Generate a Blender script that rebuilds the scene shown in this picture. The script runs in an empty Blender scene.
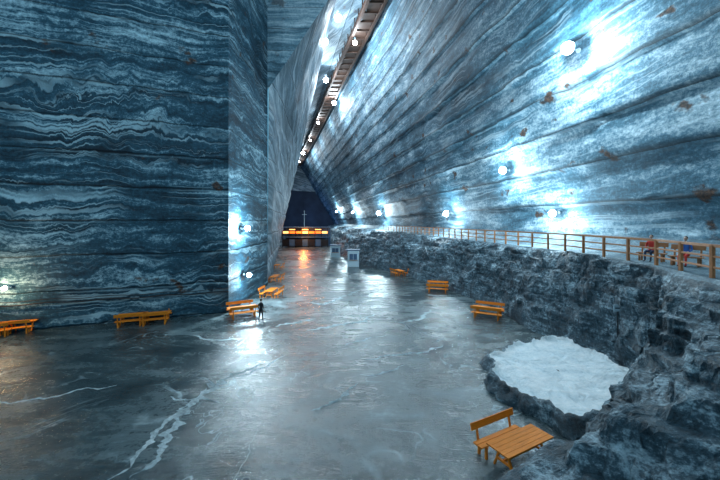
import bpy, bmesh, math, random
from mathutils import Vector, Matrix, noise
random.seed(7)
scene = bpy.context.scene
scene.view_settings.view_transform = 'Standard'
AX = 0.168

# ------------------------------------------------------------ node helpers
class NB:
    def __init__(s, name):
        s.m = bpy.data.materials.new(name); s.m.use_nodes = True
        s.t = s.m.node_tree; s.n = s.t.nodes; s.l = s.t.links
        s.b = s.n['Principled BSDF']
    def node(s, typ, **kw):
        nd = s.n.new(typ)
        for k, v in kw.items(): setattr(nd, k, v)
        return nd
    def put(s, sock, v):
        if isinstance(v, bpy.types.NodeSocket): s.l.new(v, sock)
        else: sock.default_value = v
    def math(s, op, a, b=0.0, c=0.0, clamp=False):
        nd = s.node('ShaderNodeMath', operation=op); nd.use_clamp = clamp
        s.put(nd.inputs[0], a); s.put(nd.inputs[1], b); s.put(nd.inputs[2], c)
        return nd.outputs[0]
    def noise(s, vec, scale, detail=4, rough=.55, dist=0.0):
        nd = s.node('ShaderNodeTexNoise'); s.put(nd.inputs['Vector'], vec)
        nd.inputs['Scale'].default_value = scale; nd.inputs['Detail'].default_value = detail
        nd.inputs['Roughness'].default_value = rough; nd.inputs['Distortion'].default_value = dist
        return nd.outputs['Fac']
    def comb(s, x, y, z):
        nd = s.node('ShaderNodeCombineXYZ')
        s.put(nd.inputs[0], x); s.put(nd.inputs[1], y); s.put(nd.inputs[2], z); return nd.outputs[0]
    def sep(s, v):
        nd = s.node('ShaderNodeSeparateXYZ'); s.put(nd.inputs[0], v); return nd.outputs
    def mr(s, v, a, b, c=0.0, d=1.0):
        nd = s.node('ShaderNodeMapRange'); s.put(nd.inputs[0], v)
        for i, q in enumerate((a, b, c, d)): nd.inputs[i+1].default_value = q
        return nd.outputs[0]
    def ramp(s, v, stops):
        nd = s.node('ShaderNodeValToRGB'); s.put(nd.inputs[0], v)
        cr = nd.color_ramp
        while len(cr.elements) < len(stops): cr.elements.new(.5)
        for e, (p, c) in zip(cr.elements, stops):
            e.position = p; e.color = (*c, 1)
        return nd.outputs[0]
    def mix(s, f, a, b, mode='MIX'):
        nd = s.node('ShaderNodeMix', data_type='RGBA', blend_type=mode)
        s.put(nd.inputs[0], f)
        s.put(nd.inputs[6], a if not isinstance(a, tuple) else (*a, 1))
        s.put(nd.inputs[7], b if not isinstance(b, tuple) else (*b, 1))
        return nd.outputs[2]
    def bump(s, h, strength, dist=.1):
        nd = s.node('ShaderNodeBump'); s.put(nd.inputs['Height'], h)
        nd.inputs['Strength'].default_value = strength; nd.inputs['Distance'].default_value = dist
        s.l.new(nd.outputs[0], s.b.inputs['Normal'])
    def col(s, c): s.put(s.b.inputs['Base Color'], c if not isinstance(c, tuple) else (*c, 1))
    def rough(s, r): s.put(s.b.inputs['Roughness'], r)

def salt_wall(name, dark, mid, light, band=2.6, warp=1.0, warpscale=.09, fold=.5, foldscale=.3, period=.9, stretch=.12, brown=.5, fine=.5, dip=0.0, bias=0.0, a1=1.25, a2=.6, vein_s=.65, cutw=.05, browns=.45, bth=.64):
    k = NB(name)
    uv = k.node('ShaderNodeUVMap').outputs[0]
    o = k.sep(uv); S, V = o[0], o[1]
    w1 = k.math('SUBTRACT', k.noise(k.comb(S, V, 0.0), warpscale, 3), .5)
    w2 = k.math('SUBTRACT', k.noise(k.comb(S, k.math('MULTIPLY', V, .6), 4.0), foldscale, 5, .55, .4), .5)
    gate = k.mr(k.noise(k.comb(k.math('MULTIPLY', S, .3), V, 60.0), .16, 2), .35, .65, .25, 1.5)
    vp = k.math('ADD', V, k.math('MULTIPLY', w1, warp*4))
    vp = k.math('ADD', vp, k.math('MULTIPLY', k.math('MULTIPLY', w2, gate), fold*4))
    vp = k.math('ADD', vp, k.math('MULTIPLY', S, dip))
    st = k.noise(k.comb(k.math('MULTIPLY', S, stretch*.25), k.math('MULTIPLY', vp, 1/period), 0.0), 1.0, 5, .7)
    st2 = k.noise(k.comb(k.math('MULTIPLY', S, .02), k.math('MULTIPLY', vp, .22/period), 9.0), 1.0, 3, .5)
    big = k.noise(k.comb(S, V, 20.0), .10, 4, .6)
    f = k.math('MULTIPLY', k.math('SUBTRACT', st, .5), a1)
    f = k.math('ADD', f, k.math('MULTIPLY', k.math('SUBTRACT', st2, .5), a2))
    f = k.math('ADD', f, k.math('MULTIPLY', k.math('SUBTRACT', big, .5), .75))
    grain = k.noise(k.comb(S, V, 2.0), 4.0, 6, .8)
    blot = k.noise(k.comb(S, k.math('MULTIPLY', V, 1.6), 90.0), .9, 5, .7)
    f = k.math('ADD', f, k.math('MULTIPLY', k.math('SUBTRACT', grain, .5), fine))
    f = k.math('ADD', f, k.math('MULTIPLY', k.math('SUBTRACT', blot, .5), fine*.6))
    f = k.math('ADD', f, .5+bias)
    c = k.ramp(f, [(.22, dark), (.42, tuple(.5*(a+b) for a, b in zip(dark, mid))), (.54, mid), (.68, tuple(.6*a+.4*b for a, b in zip(mid, light))), (.86, light)])
    vn = k.noise(k.comb(k.math('MULTIPLY', S, .02), k.math('MULTIPLY', vp, 1.1/period), 77.0), 1.0, 1, .5)
    vein = k.mr(k.math('ABSOLUTE', k.math('SUBTRACT', vn, .5)), 0.0, .035, 1.0, 0.0)
    vm = k.mr(k.noise(k.comb(S, V, 31.0), .22, 3), .42, .62)
    c = k.mix(k.math('MULTIPLY', k.math('MULTIPLY', vein, vm), vein_s), c, light)
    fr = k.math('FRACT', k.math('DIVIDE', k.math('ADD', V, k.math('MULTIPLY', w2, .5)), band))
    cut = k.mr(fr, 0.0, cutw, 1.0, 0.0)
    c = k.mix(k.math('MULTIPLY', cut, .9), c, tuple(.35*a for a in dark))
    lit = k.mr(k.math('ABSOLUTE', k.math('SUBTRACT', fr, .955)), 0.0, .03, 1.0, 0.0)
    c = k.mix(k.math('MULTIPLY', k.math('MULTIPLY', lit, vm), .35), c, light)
    bn = k.mr(k.noise(k.comb(S, k.math('MULTIPLY', V, 1.2), 50.0), browns, 4, .55), bth, bth+.05)
    bc = k.mix(k.mr(grain, .42, .62), (.010, .007, .007), (.13, .055, .025))
    c = k.mix(k.math('MULTIPLY', bn, brown), c, bc)
    k.col(c); k.rough(k.mr(grain, .3, .7, .55, .8))
    k.b.inputs['Specular IOR Level'].default_value = .3
    h = k.math('ADD', k.math('MULTIPLY', grain, .5), k.math('MULTIPLY', st, .5))
    h = k.math('SUBTRACT', h, cut)
    k.bump(h, .6, .16)
    return k.m

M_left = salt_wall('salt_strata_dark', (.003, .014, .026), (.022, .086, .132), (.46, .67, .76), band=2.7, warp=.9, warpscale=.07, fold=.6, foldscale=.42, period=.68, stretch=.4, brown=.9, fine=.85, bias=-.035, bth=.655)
M_ret = salt_wall('salt_strata_lit', (.03, .07, .10), (.15, .28, .36), (.62, .76, .83), band=2.7, warp=.7, warpscale=.07, fold=.3, foldscale=.35, period=.75, stretch=.3, brown=.6, fine=.6, bias=.03)  # lighter strata colours paint the light falling on the overhang face
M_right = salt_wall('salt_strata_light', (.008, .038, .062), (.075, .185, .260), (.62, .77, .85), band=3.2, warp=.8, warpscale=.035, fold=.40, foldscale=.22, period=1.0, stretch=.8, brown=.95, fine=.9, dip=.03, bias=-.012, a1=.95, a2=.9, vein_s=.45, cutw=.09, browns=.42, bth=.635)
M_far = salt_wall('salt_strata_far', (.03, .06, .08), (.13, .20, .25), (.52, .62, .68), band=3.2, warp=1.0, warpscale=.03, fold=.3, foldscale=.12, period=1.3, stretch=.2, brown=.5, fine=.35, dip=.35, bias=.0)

def rock_mat(name, dark, mid, light, sc=.5, bias=0.0, zs=3.0):
    k = NB(name)
    co = k.node('ShaderNodeTexCoord').outputs['Object']
    o = k.sep(co)
    a = k.noise(co, sc, 8, .66, .8)
    zz = k.noise(k.comb(k.math('MULTIPLY', o[0], .4), k.math('MULTIPLY', o[1], .4), k.math('MULTIPLY', o[2], zs)), 1.3, 6, .7)
    g = k.noise(co, 7.0, 6, .75)
    f = k.math('ADD', k.math('MULTIPLY', a, .5), k.math('MULTIPLY', zz, .5))
    f = k.math('ADD', f, k.math('MULTIPLY', k.math('SUBTRACT', g, .5), .55))
    f = k.math('ADD', f, bias)
    c = k.ramp(f, [(.36, dark), (.51, mid), (.68, light)])
    k.col(c); k.rough(k.mr(g, .3, .7, .4, .7))
    k.bump(k.math('ADD', k.math('MULTIPLY', a, 1.6), k.math('MULTIPLY', g, .5)), 1.0, .25)
    return k.m
M_rock = rock_mat('dark_salt_rock', (.005, .015, .024), (.045, .092, .125), (.48, .64, .73), .55, -.008)
M_path = rock_mat('trodden_salt', (.03, .06, .08), (.11, .19, .24), (.38, .5, .56), .4)
M_salt = rock_mat('white_salt_crust', (.45, .58, .65), (.72, .82, .87), (.94, .97, .99), .8, .06)
M_trail = rock_mat('grey_salt_trail', (.06, .09, .10), (.36, .46, .50), (.8, .88, .92), 1.6, .03)

def floor_mat():
    k = NB('polished_salt_floor')
    co = k.node('ShaderNodeTexCoord').outputs['Object']
    o = k.sep(co)
    big = k.noise(co, .09, 4, .55, .6)
    a = k.noise(co, .35, 7, .62, 1.2)
    g = k.noise(co, 5.0, 7, .78)
    st = k.noise(k.comb(k.math('MULTIPLY', o[0], .35), k.math('MULTIPLY', o[1], 1.1), 3.0), .5, 7, .68, 1.4)
    f = k.math('ADD', k.math('MULTIPLY', a, .5), k.math('MULTIPLY', st, .5))
    f = k.math('ADD', f, k.math('MULTIPLY', k.math('SUBTRACT', g, .5), .35))
    f = k.math('ADD', f, k.math('MULTIPLY', k.math('SUBTRACT', big, .5), .5))
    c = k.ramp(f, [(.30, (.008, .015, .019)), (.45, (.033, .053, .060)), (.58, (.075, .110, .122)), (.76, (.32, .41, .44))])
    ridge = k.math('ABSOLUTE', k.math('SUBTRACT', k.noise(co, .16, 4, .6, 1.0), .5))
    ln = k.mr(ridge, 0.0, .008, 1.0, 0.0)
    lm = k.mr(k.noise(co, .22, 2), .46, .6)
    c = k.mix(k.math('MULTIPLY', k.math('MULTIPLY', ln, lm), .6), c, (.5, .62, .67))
    k.col(c)
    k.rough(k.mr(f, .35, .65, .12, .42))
    k.b.inputs['Specular IOR Level'].default_value = .6
    k.bump(k.math('ADD', k.math('MULTIPLY', st, 1.6), k.math('MULTIPLY', g, .35)), .7, .10)
    return k.m
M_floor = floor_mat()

def simple(name, c, rough=.6, metal=0.0, var=.25, sc=8.0, stretch=None):
    k = NB(name)
    co = k.node('ShaderNodeTexCoord').outputs['Object']
    if stretch:
        o = k.sep(co); co = k.comb(*[k.math('MULTIPLY', o[i], stretch[i]) for i in range(3)])
    n = k.noise(co, sc, 4)
    k.col(k.mix(n, tuple(x*(1-var*1.5) for x in c), tuple(min(1, x*(1+var*1.5)) for x in c)))
    k.rough(rough); k.b.inputs['Metallic'].default_value = metal
    return k.m
def emis(name, c, st):
    k = NB(name); k.col(c); k.b.inputs['Emission Color'].default_value = (*c, 1)
    k.b.inputs['Emission Strength'].default_value = st
    return k.m
M_wood = simple('orange_varnished_wood', (.78, .19, .012), .65, 0, .35, 3, (1, 9, 9))
M_wood.node_tree.nodes['Principled BSDF'].inputs['Specular IOR Level'].default_value = .25
M_wood2 = simple('brown_rail_wood', (.38, .15, .055), .6, 0, .3, 6)
M_metal = simple('dark_iron', (.03, .03, .033), .5, .8)
M_rust = simple('rusty_catwalk', (.045, .022, .014), .6, .3)
M_white = simple('painted_panel', (.38, .5, .57), .5)
M_navy = simple('blue_panel', (.03, .08, .16), .5)
M_glow = emis('lamp_lens', (.82, .93, 1.0), 60)
M_warm = emis('warm_lens', (1.0, .85, .6), 25)
M_orange = emis('orange_lit_panel', (1.0, .17, .02), 1.7)
M_yell = emis('yellow_lit_panel', (1.0, .45, .14), 2.4)
M_skin = simple('skin', (.55, .32, .24), .5, 0, .05)
M_hair = simple('hair', (.03, .018, .012), .6)
M_black = simple('black_cloth', (.012, .013, .016), .8)
M_jeans = simple('navy_trousers', (.02, .035, .08), .8)
M_red = simple('red_jacket', (.6, .03, .02), .7)
M_bluej = simple('blue_jacket', (.03, .12, .4), .7)

# ------------------------------------------------------------ mesh helpers
def obj_from_bm(name, bm, mats, smooth=False, bevel=0):
    me = bpy.data.meshes.new(name); bm.to_mesh(me); bm.free()
    for m in mats: me.materials.append(m)
    if smooth: 
        for p in me.polygons: p.use_smooth = True
    ob = bpy.data.objects.new(name, me); scene.collection.objects.link(ob)
    if bevel:
        md = ob.modifiers.new('bevel', 'BEVEL'); md.width = bevel; md.segments = 2; md.limit_method = 'ANGLE'
    return ob
def box(bm, c, s, mi=0, rot=None):
    M = Matrix.Translation(c) @ (rot.to_4x4() if rot else Matrix.Identity(4)) @ Matrix.Diagonal((*s, 1))
    r = bmesh.ops.create_cube(bm, size=1, matrix=M)
    fs = set()
    for v in r['verts']: fs.update(v.link_faces)
    for f in fs: f.material_index = mi
def beam(bm, a, b, w, h, mi=0):
    a, b = Vector(a), Vector(b); d = b-a
    q = d.to_track_quat('X', 'Z').to_matrix()
    box(bm, (a+b)/2, (d.length, w, h), mi, q)
def cyl(bm, a, b, r, mi=0, seg=12, r2=None):
    a, b = Vector(a), Vector(b); d = b-a
    M = Matrix.Translation((a+b)/2) @ d.to_track_quat('Z', 'Y').to_matrix().to_4x4()
    q = bmesh.ops.create_cone(bm, cap_ends=True, segments=seg, radius1=r, radius2=r if r2 is None else r2, depth=d.length, matrix=M)
    fs = set()
    for v in q['verts']: fs.update(v.link_faces)
    for f in fs: f.material_index = mi
def grid_mesh(name, P, UV, mats, smooth=True, matfn=None):
    me = bpy.data.meshes.new(name)
    R, C = len(P), len(P[0])
    vs = [tuple(p) for row in P for p in row]
    fs = [(r*C+c, r*C+c+1, (r+1)*C+c+1, (r+1)*C+c) for r in range(R-1) for c in range(C-1)]
    me.from_pydata(vs, [], fs)
    for m in mats: me.materials.append(m)
    ul = me.uv_layers.new(name='UVMap')
    flat = [u for row in UV for u in row]
    for lp in me.loops: ul.data[lp.index].uv = flat[lp.vertex_index]
    for p in me.polygons:
        p.use_smooth = smooth
        if matfn: p.material_index = matfn(p.index // (C-1), p.index % (C-1))
    ob = bpy.data.objects.new(name, me); scene.collection.objects.link(ob)
    return ob
def interp(xs, ys, x):
    if x <= xs[0]: return ys[0]
    for i in range(1, len(xs)):
        if x <= xs[i]:
            t = (x-xs[i-1])/(xs[i]-xs[i-1]); return ys[i-1]*(1-t)+ys[i]*t
    return ys[-1]
def fbm(x, y, z=0): return noise.fractal(Vector((x, y, z)), 1.0, 2.0, 5)

TOP = 50.0
def uRt(y): return interp([-10, 30, 61, 92, 140, 240, 262], [17, 16.2, 15, 12, 8, -1.5, -3], y)
def uLt(y): return interp([43, 61, 92, 140, 240, 262], [11, 6.5, 4.5, 1, -7, -9], y)

# ------------------------------------------------------------ floor
bm = bmesh.new()
vs = [bm.verts.new(p) for p in ((-75, -15, 0), (30, -15, 0), (30, 262, 0), (-75, 262, 0))]
bm.faces.new(vs); obj_from_bm('floor', bm, [M_floor])

# ------------------------------------------------------------ right wall
P, UV = [], []
ys = [-12+i*1.1 for i in range(int(274/1.1)+1)]
nv = 140
for j in range(nv+1):
    v = j/nv*44.5
    row, ur = [], []
    for y in ys:
        t = v/44.5
        ub, ut = 24.0, uRt(y)
        u = ub+(ut-ub)*t
        z = 6.3+(TOP+.8-6.3)*t
        vb = v+.4*fbm(y*.04, v*.03, 3)
        fr = (vb/3.2) % 1.0
        off = .42*fr+.2*fbm(y*.12, v*.2, 9)+.06*fbm(y*.6, v*.9, 2)
        row.append((u-AX*y+off, y, z)); ur.append((y, v))
    P.append(row); UV.append(ur)
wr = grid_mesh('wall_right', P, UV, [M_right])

# ------------------------------------------------------------ left pillar walls
A = Vector((-70, 7.7)); B = Vector((-11.6, 30)); Cc = Vector((-11.7, 43))
def flat_wall(name, p, q, z1, n, u0=0, mat=None, amp=.12):
    P, UV = [], []
    L = (q-p).length; nr = Vector(((q-p).y, -(q-p).x)).normalized()
    for j in range(91):
        z = -0.3+(z1+.3)*j/90; row, ur = [], []
        for i in range(n+1):
            t = i/n; b = p.lerp(q, t); s = u0+t*L
            fr = ((z+.3*fbm(s*.05, z*.1, 5))/2.7) % 1
            edge = min(1, i/2, (n-i)/2) if n > 4 else 0
            o = (amp*fbm(s*.25, z*.25, 1)-.10*fr)*edge
            row.append((b.x+nr.x*o, b.y+nr.y*o, z)); ur.append((s, z))
        P.append(row); UV.append(ur)
    return grid_mesh(name, P, UV, [mat or M_left])
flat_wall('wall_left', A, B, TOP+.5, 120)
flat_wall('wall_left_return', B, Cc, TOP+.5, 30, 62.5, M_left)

bm = bmesh.new()
uvl = bm.loops.layers.uv.new('UVMap')
pts = [(-11.9, 24.6), (-11.5, 25), (-4.4, 35.5), (3.8, 49.2), (4.4, TOP+.5), (-11.9, TOP+.5)]
f = bm.faces.new([bm.verts.new((x, 43.0, z)) for x, z in pts])
for lp in f.loops: lp[uvl].uv = (lp.vert.co.x+80, lp.vert.co.z)
obj_from_bm('wall_left_overhang', bm, [M_ret])

P, UV = [], []
yl = [43+i*1.5 for i in range(147)]
for j in range(101):
    h = j/100; z = -.3+(TOP+.8)*h; row, ur = [], []
    for y in yl:
        ub = interp([43, 68, 97, 151, 262], [-4.5, -5.6, -7.4, -11, -18.5], y)
        ut = uLt(y)
        um = interp([43, 55, 90], [ub+.2, ub+2.0, (ub+ut)/2], y)
        u = interp([-.3, 25, TOP+.5], [ub, um, ut], z)
        o = 0 if y < 44 else .35*fbm(y*.12, z*.15, 7)+.25*(((z+.4*fbm(y*.05, z*.05, 1))/3.2) % 1)
        row.append((u-AX*y+o, y, z)); ur.append((y+13, z))
    P.append(row); UV.append(ur)
grid_mesh('wall_left_gallery', P, UV, [M_far])

P, UV = [], []
for y in [-12+i*2 for i in range(138)]:
    r = uRt(y)-AX*y+1.2
    l = -72 if y < 43 else uLt(y)-AX*y-1
    P.append([(l+(r-l)*i/10, y, TOP+.2*fbm(i*.6, y*.1)) for i in range(11)]); UV.append([(y, i*.8) for i in range(11)])
grid_mesh('ceiling', P, UV, [M_far])

bm = bmesh.new()
uvl = bm.loops.layers.uv.new('UVMap')
f = bm.faces.new([bm.verts.new(p) for p in ((-66, 259, -.3), (-14, 259, -.3), (-32, 259, 33), (-62, 259, 33))])
f2 = bm.faces.new([bm.verts.new(p) for p in ((-66, 257, 32.5), (-18, 257, 30), (-30, 257, 52), (-60, 257, 52))]); f2.material_index = 1
for lp in f2.loops: lp[uvl].uv = (lp.vert.co.x+80, lp.vert.co.z)
M_end = simple('gallery_mouth_dark', (.018, .034, .065), .8, 0, .6, .12)  # darkness of the gallery opening painted as a deep blue face
obj_from_bm('wall_end', bm, [M_end, M_far])

# ------------------------------------------------------------ rock bank + path
E = [(2.2, -6), (2.2, 1), (2.4, 7.4), (3.0, 8.6), (4.5, 9.35), (6.3, 9.8), (7.1, 11.1), (8.3, 12.2), (11.2, 12.7), (13.1, 14.2), (13.8, 18.5), (13.3, 21.5), (12.6, 25), (12.6, 30), (11.8, 35), (9.5, 43), (7, 50), (3.5, 57), (0.8, 64), (-1.5, 70), (-5, 85), (-7.5, 100), (-15, 150), (-30, 255)]
R = [(10.6, -6), (11.2, 1), (12, 5), (12.5, 7.5), (12.9, 9.5), (13.2, 11), (13.5, 12.6), (14.0, 14.4), (14.6, 16.0), (15.1, 17.7), (15.3, 21.2), (15.4, 23.5), (15.4, 26.5), (14.9, 31), (14.1, 36.8), (13.2, 44), (12.2, 52), (11.3, 58), (10.2, 66), (8.8, 75), (6, 88), (3.5, 103), (-4, 153), (-21, 255)]
cum = [0]
for i in range(1, len(E)):
    cum.append(cum[-1]+.5*(math.dist(E[i], E[i-1])+math.dist(R[i], R[i-1])))
PZ = 5.8
prof_t = [0, .05, .16, .30, .40, .60, .70, .80, 1]
prof_z = [-.3, .9, 2.0, 2.5, 3.9, 4.4, 5.2, 5.5, 5.8]
def terr(z, h, sh=.8):
    q = z/h; fl = math.floor(q); fr = q-fl
    return h*(fl+(fr*(1-sh)+sh*min(1, max(0, (fr-.55)/.4))))
ss = []; s = 0
while s < cum[-1]:
    ss.append(s); s += .12 if s < 55 else (.3 if s < 100 else 1.5)
ss.append(cum[-1])
NT = 96
ts = [i/NT for i in range(NT+1)]+[1+i/12 for i in range(1, 13)]
P, UV = [], []
for t in ts:
    row, ur = [], []
    for s in ss:
        ex, ey = interp(cum, [p[0] for p in E], s), interp(cum, [p[1] for p in E], s)
        rx, ry = interp(cum, [p[0] for p in R], s), interp(cum, [p[1] for p in R], s)
        if t <= 1:
            x, y = ex+(rx-ex)*t, ey+(ry-ey)*t
            near = interp([0, 12.8, 14.6], [1, 1, 0], ey)
            crest = interp([0, 10.8, 11.8], [1.6, 1.6, 1.0], ey)
            wob = .2*fbm(s*.22, t*2, 1)
            tt = min(1, max(0, t+wob*math.sin(math.pi*t)))
            z = interp(prof_t, prof_z, tt)
            z = z*(1-near)+near*interp([0, .04, .3, .55, .8, 1], [-.3, crest, crest+.6, 3.3, 5.1, 5.8], tt)
            k = min(1, t*9, (1-t)*7)
            k2 = k*(1-.65*near)
            z += k2*(.7*fbm(x*.3, y*.3, 4))
            if t > .03:
                zt = terr(z+.35*fbm(x*.25, y*.25, 6), .62, .92)
                z = z*(1-.85*k)+zt*.85*k
            vd, vp_ = noise.voronoi(Vector((x*.8, y*.8, z*.6)))
            vd2, _ = noise.voronoi(Vector((x*2.2, y*2.2, z*2.2)))
            z += k2*(.24*(vd[1]-vd[0])+.14*(vd2[1]-vd2[0])+.14*fbm(x*1.4, y*1.4, 2)+.08*fbm(x*4, y*4, 2))
            x += k*.3*fbm(x*.8, y*.8, z*.8)+(.2*fbm(s*.4, 3, 3) if t < .3 else 0)+k*.12*fbm(x*3, y*3, z*3)
            y += k*.3*fbm(x*.8+9, y*.8, z*.8)
            z = min(z, 5.9)
            if t == 0: z = -.35
        else:
            w = t-1; wx = 24.0-AX*ry
            x, y = rx+(wx-rx)*w, ry
            z = PZ+1.2*max(0, w-.45)/.55+.05*fbm(x*.8, y*.8, 1)*min(1, w*4)
        row.append((x, y, z)); ur.append((s, t*6))
    P.append(row); UV.append(ur)
grid_mesh('rock_bank', P, UV, [M_rock, M_path], False, lambda r, c: 1 if r >= NT-3 else 0)

# ------------------------------------------------------------ salt ledge (white patch)
poly = [(6.56, 16.6), (7.0, 18.0), (7.2, 19.2), (8.4, 19.6), (9.4, 20.8), (10.6, 21.0), (12, 22.1), (13.2, 21.8), (13.7, 20.2), (13.6, 17.5), (13.2, 14.9), (11.4, 13.6), (9.2, 12.9), (8.0, 13.0), (7.3, 14.5), (6.6, 15.4)]
def resample(pl, n):
    L = [0]; q = pl+[pl[0]]
    for i in range(1, len(q)): L.append(L[-1]+math.dist(q[i], q[i-1]))
    return [(interp(L, [p[0] for p in q], L[-1]*i/n), interp(L, [p[1] for p in q], L[-1]*i/n)) for i in range(n)]
N_ = 300
rp = resample(poly, N_); cx, cy = 10.0, 17.2
P = []
rings = [(1.12, -.1, 0), (1.11, .12, 0), (1.07, .3, 0), (1.06, .5, 0), (1.03, .62, 0), (1.0, .64, 0), (.975, .52, 1)]+[(.975*(1-i/16), .46, 1) for i in range(1, 16)]+[(.02, .46, 1)]
for k, z, mi in rings:
    row = []
    for i, (x, y) in enumerate(rp+[rp[0]]):
        r = k*(1+(.09*fbm(x*.9, y*.9, 8+z*.8) if k > .9 else .09*fbm(x*.9, y*.9, 8)*k)+(.04*fbm(x*3, y*3, z*3) if k > .9 else 0))
        px, py = cx+(x-cx)*r, cy+(y-cy)*r
        row.append((px, py, z+(.25*fbm(px*1.2, py*1.2, 2) if mi == 0 else .10*fbm(px*1.3, py*1.3, 5))*(0 if z < 0 else 1)))
    P.append(row)
grid_mesh('salt_ledge', P, [[(0, 0)]*(N_+1) for _ in P], [M_rock, M_salt], True, lambda r, c: 1 if r >= 5 else 0)

# ------------------------------------------------------------ salt trails on the floor
def ground(px, py): return ((px-360)*8/(py-222), 2720/(py-222))
bm = bmesh.new()
def trail(pts, w, seed=0):
    L = [0]
    for i in range(1, len(pts)): L.append(L[-1]+math.dist(pts[i], pts[i-1]))
    n = max(8, int(L[-1]/.07)); prev = None
    for i in range(n+1):
        s = L[-1]*i/n; x, y = interp(L, [p[0] for p in pts], s), interp(L, [p[1] for p in pts], s)
        s2 = min(L[-1], s+.1); s1 = max(0, s-.1)
        d = Vector((interp(L, [p[0] for p in pts], s2)-interp(L, [p[0] for p in pts], s1), interp(L, [p[1] for p in pts], s2)-interp(L, [p[1] for p in pts], s1))).normalized()
        nn = Vector((-d.y, d.x)); c = Vector((x, y))+nn*.3*fbm(s*.9, seed, 1)
        tap = math.sin(math.pi*i/n)**.5 if 0 < i < n else 0
        ww = w*tap*max(.1, .7+1.5*fbm(s*2.2, seed, 5)); ww2 = w*tap*max(.1, .7+1.5*fbm(s*2.2, seed, 15))
        cur = [bm.verts.new((*(c+nn*ww), .004)), bm.verts.new((*c, .015+.015*tap)), bm.verts.new((*(c-nn*ww2), .004))]
        if prev:
            bm.faces.new((prev[0], prev[1], cur[1], cur[0])); bm.faces.new((prev[1], prev[2], cur[2], cur[1]))
        prev = cur
trail([(-7.2, 10.6), (-6.8, 11.5), (-7.3, 13), (-7.4, 15), (-6.9, 17.2), (-5.6, 19.2)], .24, 1)
trail([(-7.8, 10.4), (-7.6, 12), (-7.8, 13.4), (-7.5, 15), (-7.3, 16.4)], .14, 9)
trail([(-6.6, 17.4), (-5.2, 18.6), (-4.6, 20.5)], .09, 12)
trail([(-2.1, 14.4), (-1.2, 15), (-.6, 16), (-.1, 16.9)], .13, 2)
trail([(-4, 25), (-2.4, 26), (-1, 26.7), (.3, 27.4), (1.2, 29.5)], .30, 3)
trail([(-8.7, 15.6), (-7.8, 15.3), (-6.2, 15.2)], .09, 4)
trail([(-18, 14.6), (-14.4, 15.4), (-12, 16.8)], .1, 5)
trail([(0.2, 19.8), (2, 20.4), (3.6, 20.8), (5.5, 22)], .15, 6)
trail([(-6.5, 26), (-4.8, 27.4), (-3.6, 28.2)], .28, 7)
trail([(3, 27), (5, 28), (6.4, 31)], .24, 8)
trail([(0, 17.8), (1.2, 18), (2.6, 18.9)], .1, 11)
trail([(-5.5, 34), (-3.5, 33), (-2, 36), (0, 40)], .3, 13)
trail([(-12, 24), (-10, 23), (-8, 23.4)], .14, 14)
trail([(-1, 22), (0.5, 23.4), (2, 24)], .13, 16)
obj_from_bm('salt_crust_trail', bm, [M_trail], True)

# ------------------------------------------------------------ railing
bm = bmesh.new()
Rs = R[1:21]
L = [0]
for i in range(1, len(Rs)): L.append(L[-1]+math.dist(Rs[i], Rs[i-1]))
def rp_(s): return Vector((interp(L, [p[0] for p in Rs], s)+.12, interp(L, [p[1] for p in Rs], s), PZ))
s = 0; prev = None
while s < L[-1]:
    p = rp_(s)
    box(bm, p+Vector((0, 0, .6)), (.13, .13, 1.4), 0)
    if prev is not None:
        for h, w in ((1.27, .12), (.85, .08), (.42, .08)):
            beam(bm, prev+Vector((0, 0, h)), p+Vector((0, 0, h)), .06, w, 0)
    prev = p; s += 2.1
obj_from_bm('wooden_railing', bm, [M_wood2], bevel=.01)

# ------------------------------------------------------------ picnic tables / benches
def bench_geo(bm, oy, flip, L=2.0, ox=0):
    f = -1 if flip else 1
    for k in (-.1, .1): box(bm, (ox, oy+k, .45), (L, .18, .05), 0)
    tilt = Matrix.Rotation(-.18*f, 3, 'X')
    box(bm, (ox, oy+f*.29, .92), (L, .045, .24), 0, tilt)
    for x in (ox-L*.38, ox+L*.38):
        beam(bm, (x, oy+f*.20, .43), (x, oy+f*.31, 1.02), .07, .05, 0)
        box(bm, (x, oy+f*.16, .215), (.08, .08, .43), 0); box(bm, (x, oy-f*.15, .215), (.08, .08, .43), 0)
        box(bm, (x, oy, .39), (.07, .42, .08), 0)
def table_geo(bm, oy, L=2.1, W=.86):
    n = 5
    for i in range(n): box(bm, (0, oy-W/2+W/n*(i+.5), .745), (L, W/n-.006, .05), 0)
    for x in (-L*.36, L*.36):
        box(bm, (x, oy, .69), (.09, W*.85, .07), 0)
        beam(bm, (x, oy-.12, .69), (x, oy-.36, .02), .08, .06, 0); beam(bm, (x, oy+.12, .69), (x, oy+.36, .02), .08, .06, 0)
        box(bm, (x, oy, .3), (.07, .5, .07), 0)
    beam(bm, (-L*.36, oy, .33), (L*.36, oy, .33), .06, .08, 0)
def picnic(x, y, a, L=2.0, both=True, ox=0):
    bm = bmesh.new()
    table_geo(bm, 0, L+.1); bench_geo(bm, .80, False, L, ox)
    if both: bench_geo(bm, -.80, True, L)
    o = obj_from_bm('picnic_table', bm, [M_wood], bevel=.008)
    o.location = (x, y, 0); o.rotation_euler = (0, 0, math.radians(a)); return o
picnic(5.33, 11.3, 28, 2.15, False, -.05)
la = 20.9
for px, py, a, L_ in ((3, 333, la, 1.9), (24, 330, la, 1.9), (134, 323, la, 1.9), (158, 321.5, la, 1.9), (243, 315, 30, 2.3),
                (272, 296, 85, 2.0), (275.5, 281, 88, 2.0), (277.5, 269, 90, 2.0), (399, 275, 110, 2.0), (437, 291, 165, 2.4), (487, 316, 150, 2.4)):
    x, y = ground(px, py)
    picnic(x, y-.2, a, L_)

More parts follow.
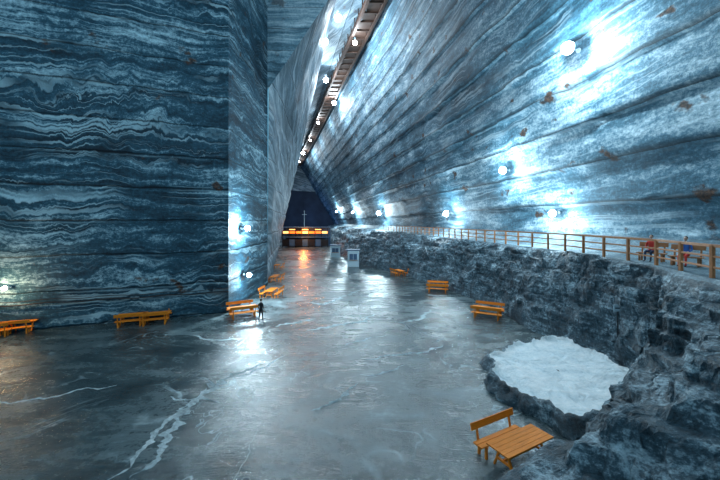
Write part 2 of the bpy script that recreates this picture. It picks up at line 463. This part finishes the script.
# ------------------------------------------------------------ lamps
def lamp(name, pos, nrm, power, color=(.68, .90, 1.0), size=.35, warm=False, r=.25):
    n = Vector(nrm).normalized(); pos = Vector(pos)
    bm = bmesh.new()
    q = n.to_track_quat('Z', 'X').to_matrix()
    cyl(bm, (0, 0, -size*.5), (0, 0, -size*.2), size*.2, 0, 24, size*.4)
    cyl(bm, (0, 0, -size*.2), (0, 0, -size*.1), size*.5, 0, 24)
    rr = bmesh.ops.create_uvsphere(bm, u_segments=24, v_segments=14, radius=size*.48)
    fs = set()
    for v in rr['verts']: fs.update(v.link_faces)
    for f in fs: f.material_index = 1; f.smooth = True
    cyl(bm, (0, 0, -size*.5), (0, 0, -size*1.5), size*.06, 0)
    cyl(bm, (0, 0, -size*1.4), (0, 0, -size*1.5), size*.2, 0)
    o = obj_from_bm(name, bm, [M_white, M_warm if warm else M_glow])
    o.matrix_world = Matrix.Translation(pos) @ q.to_4x4()
    li = bpy.data.lights.new('lamp_light', 'POINT'); li.energy = power; li.color = color; li.shadow_soft_size = r
    lo = bpy.data.objects.new('lamp_light', li); scene.collection.objects.link(lo)
    lo.parent = o; lo.location = (0, 0, size*.5+r+.03)
    return o
def onright(y, z):
    t = (z-6.3)/(TOP+.8-6.3); u = 24+(uRt(y)-24)*t
    return Vector((u-AX*y, y, z))
inn = Vector((-1, -.5, -.1))
for y, z, pw, sz in ((26, 21.3, 5600, .95), (36.9, 13.6, 3200, .8), (53, 9.3, 2800, .9), (31, 8.8, 1700, .65), (96, 10.5, 8000, 1.2), (140, 12, 10000, .9), (190, 14, 10000, 1.0),
                     (6, 30, 5000, .7)):  # last entry: out-of-frame lamp added as foreground fill
    p = onright(y, z)+Vector((-sz*1.1-.1 if y < 60 else -1.4, 0, 0))
    lamp('floodlight', p, inn, pw, size=sz, r=.2)
lamp('floodlight', (-10.9, 32.9, 7.4), (1, -.5, 0), 3800, size=.55, r=.2)
lamp('floodlight', (-10.9, 33.4, 2.8), (1, -.5, 0), 1200, size=.48, r=.2)
lamp('floodlight', (-16, -2, 22), (0, 1, 0), 8500, size=.8)  # unseen fill lamp added behind the camera to brighten the left side
lamp('wall_lantern', (-25.2, 24.1, 3.3), (.2, -1, 0), 350, (1, .72, .42), .34, True)

# ------------------------------------------------------------ ceiling catwalk
bm = bmesh.new()
cp = [(y, uRt(y)-1.9-AX*y) for y in (40, 61, 92, 140, 190, 240)]
def cpt(y): return Vector((interp([c[0] for c in cp], [c[1] for c in cp], y), y, 47.4))
y = 40
while y < 238:
    a, b = cpt(y), cpt(y+3)
    for dx in (-1.6, 1.6):
        D = Vector((dx, 0, 0))
        beam(bm, a+D, b+D, .5, .7); beam(bm, a+D+Vector((0, 0, 1.2)), b+D+Vector((0, 0, 1.2)), .15, .15)
        beam(bm, a+D, a+D+Vector((0, 0, 2.6)), .2, .2)
        beam(bm, a+D, b+D+Vector((0, 0, 1.2)), .1, .1)
    beam(bm, a+Vector((-1.6, 0, 0)), a+Vector((1.6, 0, 0)), .35, .35)
    box(bm, (a+b)/2+Vector((0, 0, .1)), (2.5, 2.8, .06))
    y += 3
obj_from_bm('ceiling_catwalk', bm, [M_rust])
for px, py in ((338, 18), (325, 42), (326, 80), (334, 103), (303, 153)):
    d = 38*340/(222-py); X = (px-360)*d/340
    lamp('ceiling_lamp', (X, d, 46), (.1, -.6, -1), 7500, (.8, .92, 1), 1.4 if d < 150 else 1.9, r=.4)
for y in (72, 130, 158, 215):
    p = cpt(y); lamp('ceiling_lamp', (p.x-1, y, 46), (0, -.5, -1), 2500, (.8, .92, 1), 1.0, r=.4)

# ------------------------------------------------------------ cable along the left wall
bm = bmesh.new()
dirv = (B-A).normalized(); nr = Vector((dirv.y, -dirv.x))
for z, rr in ((1.9, .05), (2.15, .03)):
    prev = None
    for i in range(0, 61):
        p = A.lerp(B, .35+.65*i/60)+nr*.22; q = Vector((p.x, p.y, z+.05*math.sin(i*1.1)+.2*(1-i/60)))
        if prev: cyl(bm, prev, q, rr, 0, 8)
        prev = q
obj_from_bm('wall_cable', bm, [M_metal])

# ------------------------------------------------------------ far pavilion, kiosks, cross
bm = bmesh.new()
x0, x1, yy = -24.6, -10.2, 108
for i in range(8):
    x = x0+(x1-x0)*i/7
    box(bm, (x, yy, 3.1), (.25, .25, 6.2), 3)
    if i < 7:
        xm = x+(x1-x0)/14
        box(bm, (xm, yy+.1, 4.7), (1.75, .12, .7), 1 if i % 3 else 2)
        box(bm, (xm, yy+.1, 1.4), (1.8, .15, 2.2), 0 if i % 2 else 3)
        if i % 2: box(bm, (xm, yy-.1, 5.6), (1.9, .12, .25), 2)
box(bm, ((x0+x1)/2, yy+3, 3.2), (x1-x0+.6, 6.5, .3), 0)
box(bm, ((x0+x1)/2, yy+3, 6.3), (x1-x0+.8, 7, .2), 0)
box(bm, ((x0+x1)/2, yy+6, 3.2), (x1-x0+.6, .2, 6.4), 0)
obj_from_bm('refreshment_pavilion', bm, [M_navy, M_orange, M_yell, M_metal, M_white])
li = bpy.data.lights.new('pavilion_light', 'POINT'); li.energy = 2000; li.color = (1, .30, .06); li.shadow_soft_size = .5
lo = bpy.data.objects.new('pavilion_light', li); lo.location = (-17.5, 105.5, 5); scene.collection.objects.link(lo)
li = bpy.data.lights.new('gallery_fill', 'POINT'); li.energy = 5000; li.color = (.3, .5, 1); li.shadow_soft_size = 1  # blue light without a fixture, added to light the end wall
lo = bpy.data.objects.new('gallery_fill', li); lo.location = (-38, 235, 6); scene.collection.objects.link(lo)

def kiosk(x, y, w, d, h, name='kiosk'):
    bm = bmesh.new()
    box(bm, (0, 0, h/2), (w, d, h), 0)
    box(bm, (0, 0, h+.08), (w+.4, d+.4, .16), 1)
    box(bm, (0, -d/2-.02, h*.62), (w*.7, .06, h*.36), 1)
    box(bm, (0, -d/2-.15, h*.42), (w*.8, .3, .06), 2)
    for sx in (-1, 0, 1): box(bm, (sx*w*.35, -d/2-.05, h*.62), (.06, .06, h*.38), 0)
    box(bm, (w/2+.02, 0, h*.42), (.06, d*.4, h*.82), 1)
    o = obj_from_bm(name, bm, [M_white, M_navy, M_wood2], bevel=.02); o.location = (x, y, 0); return o
kiosk(-1.2, 61.5, 2.0, 2.0, 2.9); kiosk(-5.6, 78, 2.2, 2.2, 2.6)
bm = bmesh.new()
box(bm, (0, 0, 6), (.16, .16, 12), 0); box(bm, (0, 0, 10.6), (1.6, .14, .16), 0); box(bm, (0, 0, .3), (1.4, 1.4, .6), 0)
o = obj_from_bm('cross_monument', bm, [M_white], bevel=.02); o.location = (-19.5, 119, 0)

bm = bmesh.new()
cyl(bm, (0, 0, -.6), (0, 0, .9), .025, 1); box(bm, (0, -.03, 1.0), (.5, .03, .36), 0); box(bm, (0, -.05, 1.0), (.36, .01, .06), 1)
o = obj_from_bm('notice_sign', bm, [M_white, M_metal]); o.location = (14.1, 18.6, 2.3)

# ------------------------------------------------------------ people
def person(name, loc, rotz, seated, top, legs, step=.06):
    V, Ed, Rr = [], [], []
    def add(p, r, par=None):
        V.append(Vector(p)); Rr.append(r)
        if par is not None: Ed.append((par, len(V)-1))
        return len(V)-1
    hz = .60 if seated else .93
    pel = add((0, 0, hz), (.15, .11))
    bel = add((0, .0, hz+.16), (.135, .10), pel); ch = add((0, .01, hz+.36), (.165, .115), bel)
    sh = add((0, .01, hz+.50), (.12, .085), ch); nk = add((0, 0, hz+.58), (.052, .052), sh); nk2 = add((0, -.01, hz+.66), (.05, .05), nk)
    for sx in (-1, 1):
        hp = add((sx*.09, 0, hz-.04), (.095, .095), pel)
        if seated:
            kn = add((sx*.13, -.44, hz-.03), (.062, .062), hp); an = add((sx*.13, -.46, .09), (.04, .04), kn)
            add((sx*.14, -.62, .045), (.04, .03), add((sx*.135, -.52, .05), (.045, .035), an))
        else:
            kn = add((sx*.10, -.02+sx*step, .50), (.062, .062), hp); an = add((sx*.10, .03+sx*step*1.6, .09), (.04, .04), kn)
            add((sx*.12, -.16+sx*step*1.6, .035), (.04, .03), add((sx*.11, -.04+sx*step*1.6, .045), (.045, .035), an))
        s_ = add((sx*.18, .01, hz+.47), (.06, .06), sh)
        el = add((sx*.24, .03 if not seated else -.02, hz+.20), (.042, .042), s_)
        wr = add((sx*.25, -.07, hz-.02) if not seated else (sx*.15, -.24, hz+.13), (.028, .026), el)
        d = (V[wr]-V[el]).normalized()
        pm = add(V[wr]+d*.06, (.032, .018), wr)
        for i in range(4):
            o = Vector((0, (i-1.5)*.02, 0)) if not seated else Vector(((i-1.5)*.02, 0, 0))
            f1 = add(V[pm]+d*.045+o, (.009, .009), pm)
            add(V[f1]+d*(.035-.006*abs(i-1.2))+Vector((-sx*.008, -.004, 0)), (.007, .007), f1)
        th = add(V[wr]+d*.045+Vector((-sx*.015, -.035, 0)), (.010, .010), wr); add(V[th]+d*.035, (.008, .008), th)
    me = bpy.data.meshes.new(name+'_body'); me.from_pydata(V, Ed, [])
    ob = bpy.data.objects.new(name+'_body', me); scene.collection.objects.link(ob)
    sk = ob.modifiers.new('skin', 'SKIN'); ob.modifiers.new('sub', 'SUBSURF').levels = 1
    for i, r in enumerate(Rr): me.skin_vertices[0].data[i].radius = r; me.skin_vertices[0].data[i].use_root = (i == 0)
    dg = bpy.context.evaluated_depsgraph_get()
    m2 = bpy.data.meshes.new_from_object(ob.evaluated_get(dg))
    bpy.data.objects.remove(ob)
    bm = bmesh.new(); bm.from_mesh(m2)
    for f in bm.faces:
        c = f.calc_center_median(); f.smooth = True
        if c.z > hz+.585: f.material_index = 2
        elif abs(c.x) > (.2 if not seated else .09) and ((not seated and c.z < hz-.0) or (seated and c.y < -.23 and c.z > hz+.07)): f.material_index = 2
        elif c.z > hz+.02 and not (seated and c.y < -.14 and c.z < hz+.08): f.material_index = 0
        elif c.z < .085: f.material_index = 3
        else: f.material_index = 1
    hc = Vector((0, -.015, hz+.76))
    def ell(c, s, mi, seg=20):
        r = bmesh.ops.create_uvsphere(bm, u_segments=seg, v_segments=seg*2//3, radius=1, matrix=Matrix.Translation(c) @ Matrix.Diagonal((*s, 1)))
        fs = set()
        for v in r['verts']: fs.update(v.link_faces)
        for f in fs: f.material_index = mi; f.smooth = True
        return r['verts']
    for v in ell(hc, (.076, .095, .115), 2):
        if v.co.z < hc.z: v.co.x *= 1-.25*(hc.z-v.co.z)/.115
    ell(hc+Vector((0, .018, .026)), (.084, .096, .105), 3)
    ell(hc+Vector((0, -.098, -.015)), (.012, .018, .022), 2, 10)
    ell(hc+Vector((0, -.088, -.055)), (.026, .01, .008), 4, 10)
    for sx in (-1, 1):
        ell(hc+Vector((sx*.03, -.088, .008)), (.012, .007, .008), 3, 10); ell(hc+Vector((sx*.078, .0, -.005)), (.01, .02, .03), 2, 10)
    o = obj_from_bm(name, bm, [top, legs, M_skin, M_hair, M_red])
    o.location = loc; o.rotation_euler = (0, 0, rotz)
    return o
x, y = ground(261, 321)
person('standing_person', (x, y, 0), math.radians(160), False, M_black, M_black)

def path_bench(x, y, rot):
    bm = bmesh.new(); bench_geo(bm, 0, False, 1.3)
    o = obj_from_bm('path_bench', bm, [M_wood2], bevel=.008); o.location = (x, y, PZ+.02); o.rotation_euler = (0, 0, rot)
rz = math.radians(-60)
path_bench(16.2, 18.9, rz)
person('seated_person', (16.2, 18.9, PZ+.02), rz, True, M_red, M_jeans)
path_bench(16.1, 16.8, rz)
person('seated_person', (16.1, 16.8, PZ+.02), rz, True, M_bluej, M_red)

# ------------------------------------------------------------ world + camera
w = bpy.data.worlds.new('cave_dim'); scene.world = w; w.use_nodes = True
w.node_tree.nodes['Background'].inputs[0].default_value = (.22, .62, .9, 1)
w.node_tree.nodes['Background'].inputs[1].default_value = .5
cam = bpy.data.cameras.new('camera'); co = bpy.data.objects.new('camera', cam); scene.collection.objects.link(co)
co.location = (0, 0, 8); co.rotation_euler = (math.radians(90), 0, 0)
cam.lens = 17; cam.sensor_width = 36; cam.shift_y = -.025; cam.clip_end = 600
scene.camera = co
